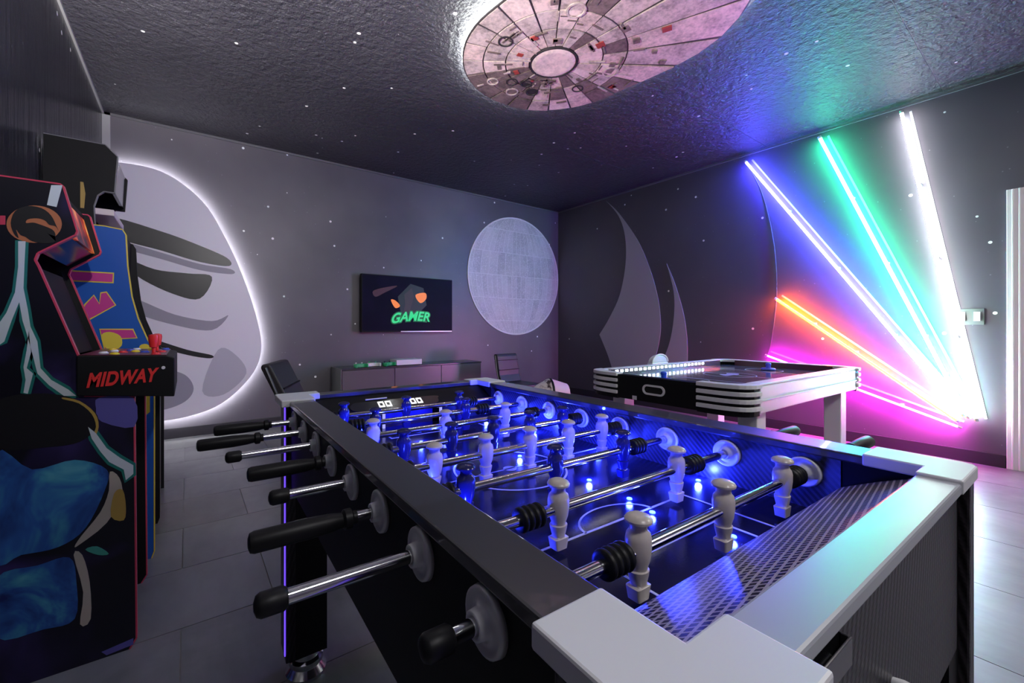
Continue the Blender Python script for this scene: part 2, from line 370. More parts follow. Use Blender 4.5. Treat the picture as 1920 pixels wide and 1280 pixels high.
BARS = [('violet blue LED light bar rising steeply to the ceiling', (1398, 303), (1806, 778), (.06, .06, 1), 26, .011, None),
        ('green LED light bar between the blue and white bars', (1537, 258), (1815, 782), (.02, .8, .32), 13, .014, None),
        ('bright white LED light bar, steepest of the fan', (1690, 210), (1830, 787), (.95, .97, 1), 4.6, .011, None),
        ('orange LED light bar starting halfway up the right wall', (1455, 560), (1796, 790), (1, .12, .002), 20, .012, None),
        ('magenta LED light bar lowest of the fan, behind the air hockey table', (1437, 666), (1800, 801), (.7, .006, .6), 36, .009, None)]
for lab, a, b, colr, s, r, core in BARS:
    A, C = on_x(*a, XR-.07), on_x(*b, XR-.07); d = (C-A).normalized(); side = Vector((0, d.z, -d.y)); side = side if side.y < 0 else -side
    t = thing('led_light_bar', lab, 'light bar', ((A+C)/2).to_tuple(), 0, 'fan of coloured light bars on the right wall')
    ob('tube', B().tube([A, C], r, 12), emis('bar_'+lab.split()[0], core or colr, s*LED_GAIN), t, smooth=True)
    w0 = side*(r*1.6+.02); w1 = side*(r*1.6+.036)
    nb = Vector((1, 0, 0))
    o0 = Vector((XR-.004-A.x, 0, 0)); o1 = Vector((XR-A.x, 0, 0))
    bb = B(); 
    bb.rings([[tuple(A+w0+o0), tuple(A+w1+o0), tuple(A+w1+o1), tuple(A+w0+o1)], [tuple(C+w0+o0), tuple(C+w1+o0), tuple(C+w1+o1), tuple(C+w0+o1)]])
    ob('mounting_channel', bb, mat('bar_channel', (.4, .4, .42), .4), t)  # pale channel strip added to give the paler reflected band beside each tube
    for P_ in (A, C): ob('end_cap', B().tube([P_-d*.012, P_+d*.012], r*1.12, 12), M_wplast, t, smooth=True)
    for f in (.25, .5, .75):
        c = A.lerp(C, f); ob('clip', B().box(c.x, XR, c.y-.012, c.y+.012, c.z-.008, c.z+.008), M_wplast, t)
for lab, px in (('thin dark cable hanging from the blue light bar to the orange one', [(1400, 306), (1425, 352), (1441, 405), (1452, 465), (1456, 520), (1456, 556)]),
                ('thin cable running down from the orange light bar to the magenta one', [(1456, 562), (1452, 600), (1446, 640), (1440, 664)])):
    pts = spline([tuple(on_x(u, v, XR-.008)) for u, v in px], 4, closed=False)
    tag(ob('cable', B().tube(pts, .004, 8), mat('cable_grey', (.09, .08, .1), .5), smooth=True), lab, 'cable')
t = thing('light_switch', 'double light switch with a clear plate on the right wall', 'light switch', (XR, .49, 1.1))
p0, p1 = on_x(1793, 579, XR), on_x(1846, 609, XR)
ob('plate', B().box(XR-.006, XR, p1.y, p0.y, 1.098, 1.225), mat('clear_plate', (.16, .18, .17), .25), t, bevel=.002)
for u in (1804, 1832):
    c = on_x(u, 593, XR); rk = ob('rocker', B().prism([(XR-.016, 1.128), (XR-.006, 1.128), (XR-.006, 1.2), (XR-.01, 1.2)], c.y-.017, c.y+.017, 'y'), M_wplast, t)

# ------------------------------------------------------------------ backlit picture disc on the ceiling
def m_disc(name, base, var):
    m = mat(name, base, .5); P = pos(m); n = noise(m, 9, 5, .65, P); n2 = noise(m, 45, 3, .6, P)
    f = math_n(m, 'ADD', math_n(m, 'MULTIPLY', n.outputs[0], .6), math_n(m, 'MULTIPLY', n2.outputs[0], .4))
    L(m, ramp(m, f, [(.36, tuple(c*var for c in base)), (.58, base)]), PB(m).inputs['Base Color']); return m
C0, C1, RD = Vector((2.146, 2.126)), Vector((2.218, 1.59)), .673
def stad(r, n=28):
    ax = (C0-C1).normalized(); base = math.atan2(ax.y, ax.x); out = []
    for i in range(n+1):
        a = base-math.pi/2+math.pi*i/n; out.append((C0.x+r*math.cos(a), C0.y+r*math.sin(a)))
    for i in range(n+1):
        a = base+math.pi/2+math.pi*i/n; out.append((C1.x+r*math.cos(a), C1.y+r*math.sin(a)))
    return out
t = thing('backlit_ceiling_disc', 'pinkish grey panelled oval disc glowing at its edge on the ceiling', 'ceiling light', (2.12, 1.8, ZC))
zd = ZC-.052
ob('backing', B().prism(stad(RD), zd, zd+.02), mat('disc_dark', (.05, .04, .045), .5), t, bevel=.003)
a, b_ = stad(RD-.012), stad(RD-.05); rb = B()
for i in range(len(a)):
    k = (i+1) % len(a); rb.sheet([(*a[i], zd+.026), (*a[k], zd+.026), (*b_[k], zd+.026), (*b_[i], zd+.026)])
ed, ee = stad(RD+.001), None
for i in range(len(ed)):
    k = (i+1) % len(ed); rb.sheet([(*ed[i], zd+.012), (*ed[k], zd+.012), (*ed[k], zd+.02), (*ed[i], zd+.02)])
ob('led_strip', rb, emis('disc_led', (.95, 1, .97), HALO_DISC*2.2), t)
ob('mount', B().box(1.95, 2.3, 1.5, 2.1, zd+.02, ZC), M_black, t)
pm = [m_disc('disc_pink', (.8, .6, .55), .45), m_disc('disc_grey', (.66, .52, .49), .4), m_disc('disc_rose', (.88, .68, .63), .6), m_disc('disc_shadow', (.24, .17, .16), .35)]  # pink, grey, rose and a darker brown panel colour
mat('disc_red', (.35, .05, .04), .5)
hub = Vector((2.13, 2.146))
def edge_r(ang):
    d = Vector((math.cos(ang), math.sin(ang))); lo, hi = .1, 2.0
    ax = (C1-C0)
    for _ in range(30):
        mid = (lo+hi)/2; p = hub+d*mid; tt = max(0, min(1, (p-C0).dot(ax)/ax.length_squared))
        if (p-(C0+ax*tt)).length < RD-.006: lo = mid
        else: hi = mid
    return lo
NS = 22
for i in range(NS):
    a0, a1 = 2*math.pi*i/NS+.012, 2*math.pi*(i+1)/NS-.012
    rad = [.17, .34, .5, 2]
    for k in range(3):
        def pt(a, rr):
            R_ = edge_r(a); rr = min(rr, R_-.004); return tuple(hub+Vector((math.cos(a), math.sin(a)))*rr)
        pts = [pt(a0, rad[k]+.006), pt((a0+a1)/2, rad[k]+.006), pt(a1, rad[k]+.006), pt(a1, rad[k+1]-.004), pt((a0+a1)/2, rad[k+1]-.004), pt(a0, rad[k+1]-.004)]
        if (Vector(pts[0])-Vector(pts[-1])).length < .02: continue
        h = random.choice([.004, .006, .009])
        ang = (a0+a1)/2; dark = 1.2 < ang < 2.3 or random.random() < .14
        ob('panel_piece', B().prism(pts, zd-h, zd), pm[3] if dark else random.choice(pm[:3]), t)
for q in range(90):
    ang = random.uniform(0, 2*math.pi); R_ = edge_r(ang); rr = random.uniform(.2, R_-.05); c = hub+Vector((math.cos(ang), math.sin(ang)))*rr
    rad_ = Vector((math.cos(ang), math.sin(ang))); tan_ = Vector((-rad_.y, rad_.x))
    l_, w_ = (random.uniform(.02, .07), random.uniform(.003, .008)) if q % 3 else (random.uniform(.012, .03), random.uniform(.012, .025))
    if q % 2: rad_, tan_ = tan_, rad_
    pts = [tuple(c+rad_*l_*a+tan_*w_*b) for a, b in ((-1, -1), (1, -1), (1, 1), (-1, 1))]
    ob('panel_detail', B().prism(pts, zd-.0125, zd-.003), pm[3] if q % 4 else MATS['disc_red'] if q % 12 == 0 else pm[1], t)
ob('hub', B().lathe([(.155, zd), (.155, zd-.012), (.13, zd-.02), (.11, zd-.016), (.03, zd-.016)], (*hub, 0), 'z', 36), pm[2], t, smooth=True)
ob('hub_ring', B().rings([[(hub.x+r*math.cos(2*math.pi*i/40), hub.y+r*math.sin(2*math.pi*i/40), z) for i in range(40)] for r, z in ((.157, zd-.001), (.16, zd-.016), (.168, zd-.016), (.17, zd-.001))], cap=False), mat('disc_line', (.03, .022, .026), .5), t, smooth=True)
for ang, rr, r in ((1.25, .38, .05), (1.55, .3, .045), (1.6, .45, .05), (1.85, .36, .045), (2.05, .48, .045), (3.1, .42, .05), (5.9, .45, .06), (4.2, .5, .06), (.3, .4, .045)):
    c = hub+Vector((math.cos(ang), math.sin(ang)))*rr
    ob('round_vent', B().lathe([(r, zd), (r, zd-.014), (r*.82, zd-.015), (r*.78, zd-.008), (r*.1, zd-.008)], (*c, 0), 'z', 24), pm[1] if rr > .44 else MATS['disc_line'], t, smooth=True)

# ------------------------------------------------------------------ foosball table (own frame, turned a little)
TH = -.0257; tc = Vector((.605, .79, 0))
ft = bpy.data.objects.new('foosball_table', None); COL.objects.link(ft)
ft.location = (Matrix.Rotation(TH, 3, 'Z') @ tc); ft.rotation_euler = (0, 0, TH)
tag(ft, 'large black foosball table lit blue inside with pale grey corner caps', 'foosball table')
FM = Matrix.Translation(-tc)
def fo(name, b, m, parent=ft, **kw): return ob(name, b, m, parent, mpi=FM if parent is ft else Matrix.Identity(4), **kw)
def m_carbon():
    m = mat('carbon_panel', (.03, .026, .032), .35); P = N(m, 'ShaderNodeTexCoord').outputs['Object']
    sx = N(m, 'ShaderNodeSeparateXYZ'); L(m, P, sx.inputs[0])
    h = math_n(m, 'ADD', math_n(m, 'MULTIPLY', math_n(m, 'ADD', sx.outputs[0], sx.outputs[1]), 520), math_n(m, 'MULTIPLY', sx.outputs[2], -150))
    s = math_n(m, 'SINE', h); k = math_n(m, 'SINE', math_n(m, 'MULTIPLY', sx.outputs[2], 900))
    f = math_n(m, 'MULTIPLY_ADD', math_n(m, 'MULTIPLY', s, math_n(m, 'MULTIPLY_ADD', k, .25, .75)), .5, .5)
    L(m, mixcol(m, f, (.005, .004, .006), (.038, .031, .038)), PB(m).inputs['Base Color']); bump(m, f, .4, .002); return m
def m_mesh(name, bar, hole, sc, skew):
    m = mat(name, bar, .32); P = N(m, 'ShaderNodeTexCoord').outputs['Object']
    sx = N(m, 'ShaderNodeSeparateXYZ'); L(m, P, sx.inputs[0])
    yy = math_n(m, 'SUBTRACT', sx.outputs[1], sx.outputs[2])
    u = math_n(m, 'MULTIPLY', math_n(m, 'ADD', sx.outputs[0], math_n(m, 'MULTIPLY', yy, skew)), sc)
    v = math_n(m, 'MULTIPLY', math_n(m, 'SUBTRACT', yy, math_n(m, 'MULTIPLY', sx.outputs[0], .22)), sc*.9)
    fu, fv = math_n(m, 'FRACT', u), math_n(m, 'FRACT', v)
    ok = math_n(m, 'MULTIPLY', math_n(m, 'GREATER_THAN', fu, .26), math_n(m, 'GREATER_THAN', fv, .34))
    L(m, mixcol(m, ok, bar, hole), PB(m).inputs['Base Color']); bump(m, math_n(m, 'SUBTRACT', 1, ok), .6, .002); return m
M_carb = m_carbon(); M_ramp = m_mesh('mesh_print', (.42, .36, .42), (.008, .006, .012), 92, .6); M_inner = m_mesh('inner_wall_print', (.035, .035, .07), (.01, .01, .02), 85, .9)
def m_field():
    m = mat('play_field', (.008, .008, .02), .16); n = noise(m, 300, 2, .5, pos(m)); bump(m, n.outputs[0], .08, .001); return m
M_fline = mat('field_line', (.55, .55, .62), .4); M_led_spot = emis('blue_led', (.02, .05, 1), 26)
M_strip = emis('violet_strip', (.14, .06, .9), 1.6)
FZ = .745
fo('playfield', B().box(.272, .938, .26, 1.345, .725, FZ), m_field())
fo('side_panel', B().box(.218, .272, .13, 1.455, .6, .846), M_black)
fo('side_panel', B().box(.938, .99, .13, 1.455, .6, .846), M_black)
fo('inner_wall', B().box(.934, .938, .264, 1.34, FZ, .846), M_inner)
fo('inner_wall', B().box(.272, .277, .264, 1.34, FZ, .846), M_inner)
fo('end_panel', B().box(.272, .938, .128, .142, .6, .846), M_carb)
fo('end_panel', B().box(.272, .938, 1.445, 1.458, .6, .846), M_black)
fo('base_panel', B().box(.272, .938, .142, 1.445, .6, .615), M_black)
fo('top_rail', B().box(.21, .277, .16, 1.44, .846, .862), M_rail, bevel=.003)
fo('top_rail', B().box(.927, 1.0, .16, 1.44, .846, .862), M_rail, bevel=.003)
fo('end_rail', B().box(.277, .927, .115, .161, .846, .862), M_rail2, bevel=.003, label='silvery end rail')
fo('end_rail', B().box(.277, .927, 1.425, 1.468, .846, .862), M_rail, bevel=.003)
def rc(pts): return pts
caps = [[(.197, .095), (.326, .095), (.326, .1605), (.2725, .1605), (.2725, .233), (.197, .233)],
        [(.875, .113), (.985, .113), (.997, .118), (1.003, .13), (1.003, .233), (.923, .233), (.923, .161), (.875, .161)],
        [(.188, 1.325), (.281, 1.325), (.281, 1.421), (.315, 1.421), (.315, 1.474), (.198, 1.474), (.188, 1.464)],
        [(.923, 1.34), (1.003, 1.34), (1.003, 1.464), (.993, 1.474), (.89, 1.474), (.89, 1.421), (.923, 1.421)]]
for c in caps:
    o = fo('corner_cap', B().prism(c, .847, .867), M_capp, bevel=.0025)
# sloping mesh ramps at both ends, goal walls
def ramp_prof(y0, y1, s):   # from rail edge y0 to inner edge y1
    ys = [y0+(y1-y0)*k/8 for k in range(9)]; zs = [.848-.05*(k/8)**1.15 for k in range(9)]
    return list(zip(ys, zs))
pr = ramp_prof(.155, .264, 1); bb = B(); bb.prism(pr+[(.264, .794), (.155, .794)], .277, .934, 'x'); fo('mesh_ramp', bb, M_ramp, label='perforated mesh ramp')
pr = ramp_prof(1.43, 1.338, 1); bb = B(); bb.prism(pr+[(1.338, .794), (1.43, .794)], .277, .934, 'x'); fo('score_ramp', bb, M_black)
for y0, y1 in ((.255, .264), (1.338, 1.347)):
    for x0, x1 in ((.277, .5), (.71, .934)): fo('goal_wall', B().box(x0, x1, y0, y1, FZ, .795), M_black)
for x0 in (.494, .706): fo('goal_post', B().box(x0, x0+.008, 1.332, 1.338, FZ, .795), emis('goal_post_glow', (.35, .35, 1), 1.2))
fo('goal_back', B().box(.5, .71, 1.40, 1.41, .70, .795), mat('goal_blue', (.1, .08, .6), .4))
# scoreboard on the far ramp
def rz_(y): return .848-.05*((1.43-y)/(1.43-1.338))**1.15
sb = B(); sb.prism(spline([(.405, 1.352), (.45, 1.346), (.66, 1.346), (.705, 1.352), (.715, 1.372), (.70, 1.39), (.45, 1.392), (.41, 1.388), (.395, 1.37)], 4), 0, .004)
TILT = Matrix.Translation((0, 1.346, .8035)) @ Matrix.Rotation(math.atan2(.84-.8035, .046+.018), 4, 'X') @ Matrix.Translation((0, -1.346, 0))
sb.bm.transform(TILT); sbo = fo('scoreboard', sb, M_blackg)
for x in (.49, .515, .605, .63):
    d_ = B()
    for (a0, a1, c0, c1) in ((0, .02, 0, .006), (0, .02, .022, .028), (0, .0045, .006, .022), (.0155, .02, .006, .022)): d_.box(x+a0, x+a1, 1.356+c0, 1.356+c1, .003, .006)
    d_.bm.transform(TILT); fo('score_digit', d_, emis('digit_white', (1, 1, 1), 1.3), sbo)
d_ = B().box(.455, .53, 1.40, 1.404, .003, .006); d_.bm.transform(TILT); fo('ball_slot_lip', d_, M_capp)
# field lines
def fl_(x0, x1, y0, y1): fo('field_line', B().box(x0, x1, y0, y1, FZ, FZ+.0006), M_fline)
lw = .0045
fl_(.277, .934, .79-lw/2, .79+lw/2)
for s in (1, -1):
    def Y(y): return y if s > 0 else 1.58-y
    def bx(x0, x1, ya, yb): fl_(x0, x1, min(Y(ya), Y(yb)), max(Y(ya), Y(yb)))
    bx(.41, .80, .471, .471+lw); bx(.41, .41+lw, .27, .471); bx(.80-lw, .80, .27, .471)
    bx(.47, .74, .378, .378+lw); bx(.47, .47+lw, .27, .378); bx(.74-lw, .74, .27, .378)
    arc = B(); n = 20
    rr = [[(.605+r*math.cos(math.pi*i/n), Y(.472+.62*r*math.sin(math.pi*i/n)), z) for r, z in ((.085, FZ), (.085, FZ+.0006), (.0895, FZ+.0006), (.0895, FZ))] for i in range(n+1)]
    arc.rings(rr); fo('field_line', arc, M_fline)
fo('field_line', B().rings([[(.605+r*math.cos(2*math.pi*i/48), .79+r*math.sin(2*math.pi*i/48), z) for i in range(48)] for r, z in ((.13, FZ), (.13, FZ+.0006), (.1345, FZ+.0006), (.1345, FZ))], cap=False), M_fline)
fo('field_line', B().lathe([(.016, FZ), (.016, FZ+.0006)], (.605, .79, 0), 'z', 20), M_fline)
# glowing discs and added blue lights where LED reflections fall on the field
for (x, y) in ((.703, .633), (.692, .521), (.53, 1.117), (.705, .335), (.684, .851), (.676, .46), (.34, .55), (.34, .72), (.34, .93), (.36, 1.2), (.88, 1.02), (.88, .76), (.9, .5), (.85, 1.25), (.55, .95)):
    fo('led_lamp', B().lathe([(.0055, FZ), (.005, FZ+.002), (.002, FZ+.003)], (x, y, 0), 'z', 12), M_led_spot)
    ld = bpy.data.lights.new('led_light', 'POINT'); ld.energy = TABLE_LED*(2 if x > .8 else .35 if y < .55 else 1); ld.color = (.02, .035, 1); ld.shadow_soft_size = .006
    lo = bpy.data.objects.new('led_light', ld); COL.objects.link(lo); lo.parent = ft; lo.matrix_parent_inverse = FM; lo.location = (x, y, FZ+.012)
# legs
for i, (x0, x1, y0, y1) in enumerate(((.205, .335, 1.35, 1.462), (.885, .997, 1.35, 1.462), (.885, .997, .118, .235), (.205, .335, .118, .235))):
    lg = fo('leg', B().prism([(x0+.012, y0+.012), (x1-.012, y0+.012), (x1-.012, y1-.012), (x0+.012, y1-.012)], .075, .6), M_black)
    fo('corner_post', B().box(x0 if x0 < .5 else x1-.035, x0+.03 if x0 < .5 else x1, y0 if y0 < .5 else y1-.1, y0+.1 if y0 < .5 else y1, .075, .846), M_carb, lg, bevel=.003)
    xs = x0-.004 if x0 < .5 else x1+.001
    fo('led_strip', B().box(xs, xs+.003, (y0+.02) if y0 < .5 else y0+.012, (y0+.032) if y0 < .5 else y0+.02, .1, .845), M_strip, lg)
    fo('levelling_foot', B().lathe([(.058, 0), (.06, .012), (.052, .022), (.046, .03), (.05, .036), (.05, .05), (.04, .056), (.04, .076)], ((x0+x1)/2, (y0+y1)/2, 0), 'z', 32), M_chrome, lg, smooth=True)
# drink holder and knob on the near end
dh = fo('drink_holder', B().box(.332, .432, .122, .128, .808, .838), M_blackg, bevel=.002)
fo('holder_wall', B().box(.334, .43, .114, .116, .811, .834).box(.334, .336, .116, .122, .811, .834).box(.428, .43, .116, .122, .811, .834).box(.336, .428, .116, .122, .809, .812), mat('smoked_plastic', (.09, .085, .1), .12), dh, bevel=.0015)
fo('end_knob', B().lathe([(.006, .128), (.008, .12), (.008, .114), (.004, .111)], (.605, 0, .705), 'y', 20), M_capp, smooth=True)
# players, rods
def player_mesh(name, m):
    b = B(); n = 18
    def ring(z, rx, ry, p=2.0, dx=0, dy=0):
        out = []
        for i in range(n):
            a = 2*math.pi*i/n; c, s = math.cos(a), math.sin(a)
            out.append((dx+rx*math.copysign(abs(c)**(2/p), c), dy+ry*math.copysign(abs(s)**(2/p), s), z))
        return out
    b.rings([ring(.0435, .004, .004), ring(.0428, .0095, .0095), ring(.0402, .0148, .0148), ring(.0372, .0168, .0168), ring(.0345, .0165, .0165), ring(.0318, .0105, .0105),
             ring(.027, .0102, .0102), ring(.0235, .0112, .0112), ring(.0205, .0152, .0135), ring(.013, .0172, .0148), ring(.001, .0168, .0146), ring(-.011, .0146, .0132), ring(-.019, .0112, .0108),
             ring(-.0225, .0106, .0104), ring(-.0235, .0142, .012), ring(-.029, .0132, .0114), ring(-.040, .0088, .0088, 2.6), ring(-.0415, .0088, .0088, 5), ring(-.0425, .0135, .0098, 7), ring(-.0585, .0105, .0086, 7)])
    me = b.mesh(name); me.materials.append(m)
    for p in me.polygons: p.use_smooth = True
    me.set_sharp_from_angle(angle=math.radians(38))
    return me
M_cream = mat('cream_plastic', (.62, .55, .5), .3); M_navy = mat('navy_plastic', (.02, .022, .11), .16)
PM = {'w': player_mesh('player_white', M_cream), 'd': player_mesh('player_navy', M_navy)}
def bumper_mesh():
    prof = []
    for k in range(4):
        z = -.021+k*.0105; prof += [(.011, z), (.0165, z+.0012), (.0175, z+.004), (.0165, z+.0075), (.0115, z+.009)]
    me = B().lathe(prof, (0, 0, 0), 'x', 20).mesh('bumper'); me.materials.append(M_rubber)
    for p in me.polygons: p.use_smooth = True
    return me
BM_ = bumper_mesh()
def ring_mesh(nm, r, m):
    me = B().lathe([(r*.28, .0), (r*.3, .016), (r*.42, .016), (r*.46, .006), (r*.78, .0045), (r*.86, .0075), (r*.97, .006), (r, .0)], (0, 0, 0), 'x', 32).mesh(nm); me.materials.append(m)
    for p in me.polygons: p.use_smooth = True
    return me
RG_L = ring_mesh('bushing', .031, M_silver); RG_R = ring_mesh('bushing', .028, M_wplast); RG_L.transform(Matrix.Scale(-1, 4, (1, 0, 0))); RG_R.transform(Matrix.Scale(-1, 4, (1, 0, 0))); RG_L.flip_normals(); RG_R.flip_normals()
ZRD = .811
RODS = [('w', [.439, .640, .840], .150, 1.31, [.395, .885]), ('w', [.440, .745], .040, 1.285, [.385, .80]), ('d', [.363, .565, .767], .046, 1.06, [.318, .815]),
        ('w', [.376, .497, .618, .740, .861], .085, 1.12, [.31, .905]), ('d', [.371, .492, .614, .735, .857], .066, 1.05, [.322, .905]), ('w', [.349, .552, .755], .037, 1.13, [.308, .86]),
        ('d', [.403, .700], -.013, 1.06, [.352, .765]), ('d', [.354, .556, .758], .022, 1.05, [.312, .808])]
for i, (team, men, xa, xb, bum) in enumerate(RODS):
    y = .3177+.1383*i
    wht = team == 'w'
    rx0, rx1 = (xa+.012, xb-.09) if wht else (xa+.09, xb)
    rod = fo('rod', B().lathe([(.0078, rx0), (.0078, rx1)], (0, y, ZRD), 'x', 20), M_chrome, smooth=True)
    for x in men: link('player', PM[team], None, rod, mpi=Matrix.Identity(4), loc=(x, y, ZRD), label='cream player' if wht else 'navy blue player')
    for x in bum: link('bumper', BM_, None, rod, mpi=Matrix.Identity(4), loc=(x, y, ZRD))
    link('bushing', RG_L, None, ft, mpi=FM, loc=(.218, y, ZRD)); link('bushing', RG_R, None, ft, mpi=FM, loc=(.934, y, ZRD))
    grip = [(.006, 0), (.0118, .002), (.0136, .007), (.0138, .07), (.0122, .10), (.0098, .115), (.0138, .118), (.0138, .127), (.009, .13), (.009, .135)]
    stub = [(.004, 0), (.0095, .002), (.0118, .006), (.0118, .026), (.009, .03)]
    if wht:
        fo('rod_cap', B().lathe([(r, xa+h) for r, h in stub], (0, y, ZRD), 'x', 20), M_rubber, rod, smooth=True)
        fo('handle', B().lathe([(r, xb-h) for r, h in grip], (0, y, ZRD), 'x', 20), M_rubber, rod, smooth=True)
    else:
        fo('handle', B().lathe([(r, xa+h) for r, h in grip], (0, y, ZRD), 'x', 20), M_rubber, rod, smooth=True)
        fo('rod_cap', B().lathe([(r, xb-h) for r, h in stub], (0, y, ZRD), 'x', 20), M_rubber, rod, smooth=True)

# ------------------------------------------------------------------ air hockey table
ac = Vector((3.22, 1.455, 0)); AR = -.02
ah = thing('air_hockey_table', 'white and black air hockey table with striped corner guards and LED rail', 'air hockey table', ac, AR, world=False)
LX, LY, ZT, ZB = .915, .515, .77, .635
def ao(name, b, m, parent=ah, **kw): return ob(name, b, m, parent, **kw)
def m_ice():
    m = mat('hockey_surface', (.09, .085, .12), .1); return m
ao('playfield', B().box(-LX+.07, LX-.07, -LY+.07, LY-.07, ZT-.05, ZT-.035), m_ice())
ao('side_apron', B().box(-LX+.16, LX-.16, -LY, -LY+.03, ZB-.01, ZT), M_wplast, bevel=.006)
ao('side_ledge', B().box(-LX+.16, LX-.16, -LY-.008, -LY, .69, .70), M_wplast, bevel=.003)
ao('side_apron', B().box(-LX+.16, LX-.16, LY-.03, LY, ZB-.01, ZT), M_wplast, bevel=.006)
ao('end_apron', B().box(-LX, -LX+.03, -LY+.25, LY-.25, ZB-.015, ZT-.008), M_black, bevel=.004, label='black end board')
ao('end_apron', B().box(LX-.03, LX, -LY+.25, LY-.25, ZB-.015, ZT-.008), M_wplast, bevel=.004)
ao('underside', B().box(-LX+.03, LX-.03, -LY+.03, LY-.03, ZB, ZB+.03), M_black)
ao('rail', B().box(-LX+.16, LX-.16, -LY, -LY+.07, ZT, ZT+.012), M_wplast, bevel=.004)
ao('rail', B().box(-LX+.16, LX-.16, LY-.07, LY, ZT, ZT+.012), M_wplast, bevel=.004)
ao('rail', B().box(LX-.07, LX, -LY+.24, LY-.24, ZT, ZT+.012), M_wplast, bevel=.004)
ao('rail', B().box(-LX, -LX+.06, -LY+.25, LY-.25, ZT-.008, ZT+.002), M_black, bevel=.003)
ao('inner_cushion', B().box(-LX+.16, LX-.16, LY-.075, LY-.07, ZT-.035, ZT+.008), mat('cushion_dark', (.05, .04, .06), .3))
ao('inner_cushion', B().box(LX-.075, LX-.07, -LY+.16, LY-.16, ZT-.035, ZT+.008), mat('cushion_maroon', (.10, .03, .05), .3))
ao('inner_cushion', B().box(-LX+.16, LX-.16, -LY+.07, -LY+.075, ZT-.035, ZT+.008), M_wplast)
for k in range(22):
    x = -LX+.2+k*.055
    ao('led_lamp', B().box(x, x+.03, LY-.0785, LY-.075, ZT-.016, ZT+.002), emis('hockey_led', (.8, .85, 1), 6))
# rounded corner guards of stacked strips
def corner_pts(sx, sy, out, inn, n=8):
    """quarter-round band at a corner; out/inn are offsets from the corner's inner circle"""
    RX, RY = .15, .25; cx_, cy_ = sx*(LX-RX), sy*(LY-RY); a = []; b = []
    for k in range(n+1):
        t_ = math.pi/2*k/n; e = 2/3.2
        c_, s_ = math.cos(t_)**e, math.sin(t_)**e
        a.append((cx_+sx*(RX+out)*c_, cy_+sy*(RY+out)*s_)); b.append((cx_+sx*(RX-inn)*c_, cy_+sy*(RY-inn)*s_))
    return a+b[::-1]
for sx in (-1, 1):
    for sy in (-1, 1):
        g = ao('corner_guard', B().prism(corner_pts(sx, sy, .0, .03), ZB-.02, ZT), M_black, smooth=False)
        for k in range(4):
            z1 = ZT+.012-k*.0385; ob('guard_strip', B().prism(corner_pts(sx, sy, .014, .012 if k else .055), z1-.022, z1), M_wplast, g, bevel=.003)
# end slot, markings, scorer
def oval(w_, h_, n=10):
    out = []
    for s_ in (1, -1):
        for k in range(n+1):
            a = -math.pi/2*s_+math.pi*k/n if s_ > 0 else math.pi/2+math.pi*k/n
            out.append((s_*(w_-h_)+h_*math.cos(a), h_*math.sin(a)))
    return out
o1, o2 = oval(.075, .031), oval(.063, .02)
yc, zc = .0, .698
rg = ao('goal_slot', B().rings([[(-LX-.001, yc+a, zc+b) for a, b in o1], [(-LX-.008, yc+a, zc+b) for a, b in o1], [(-LX-.008, yc+a, zc+b) for a, b in o2], [(-LX-.001, yc+a, zc+b) for a, b in o2]], cap=False), M_wplast)
ob('slot_hole', B().prism([(yc+a, zc+b) for a, b in o2], -LX-.002, -LX+.001, 'x'), mat('hole', (.003, .003, .003), .9), rg)
ao('table_tag', B().box(-LX-.003, -LX, .12, .15, ZB-.012, ZB+.012), M_wplast)
ZS = ZT-.035
M_hl = mat('hockey_line', (.5, .5, .7), .35)
def hring(cx_, r, w_=.006): ao('surface_line', B().rings([[(cx_+rr*math.cos(2*math.pi*i/40), rr*math.sin(2*math.pi*i/40), z) for i in range(40)] for rr, z in ((r-w_, ZS), (r-w_, ZS+.0008), (r, ZS+.0008), (r, ZS))], cap=False), M_hl)
hring(0, .17); hring(-.55, .13); hring(.55, .13)
for x in (-.004, -.42, .42): ao('surface_line', B().box(x, x+.008, -LY+.08, LY-.08, ZS, ZS+.0008), M_hl)
ao('surface_mark', B().prism(spline([(-.1, -.02), (-.04, .05), (.02, .03), (.09, .06), (.12, 0), (.05, -.04), (-.02, -.03)], 4), ZS, ZS+.001), mat('surface_mark', (.45, .4, .8), .35))
sc_ = ao('scorer', B().box(-.16, .06, LY+.001, LY+.05, ZT-.03, ZT+.02), M_wplast, bevel=.006)
arcp = [(-.05+.105*math.cos(math.pi*k/14), ZT+.02+.06*math.sin(math.pi*k/14)) for k in range(15)]
ob('scorer_dome', B().prism(arcp, LY+.005, LY+.045, 'y'), mat('dome_clear', (.75, .75, .8), .15), sc_, bevel=.006)
arcr = B().tube([(a, LY+.004, z+.006) for a, z in arcp], .006, 8); ob('dome_rim', arcr, M_wplast, sc_, smooth=True)
for sx in (-1, 1):
    for sy in (-1, 1):
        x, y = sx*(LX-.27), sy*(LY-.09)
        lg = ao('leg', B().box(x-.055, x+.055, y-.05, y+.05, .03, ZB+.01), M_wplast, bevel=.006)
        ob('levelling_foot', B().lathe([(.04, 0), (.045, .012), (.03, .02), (.025, .032)], (x, y, 0), 'z', 20), M_black, lg, smooth=True)
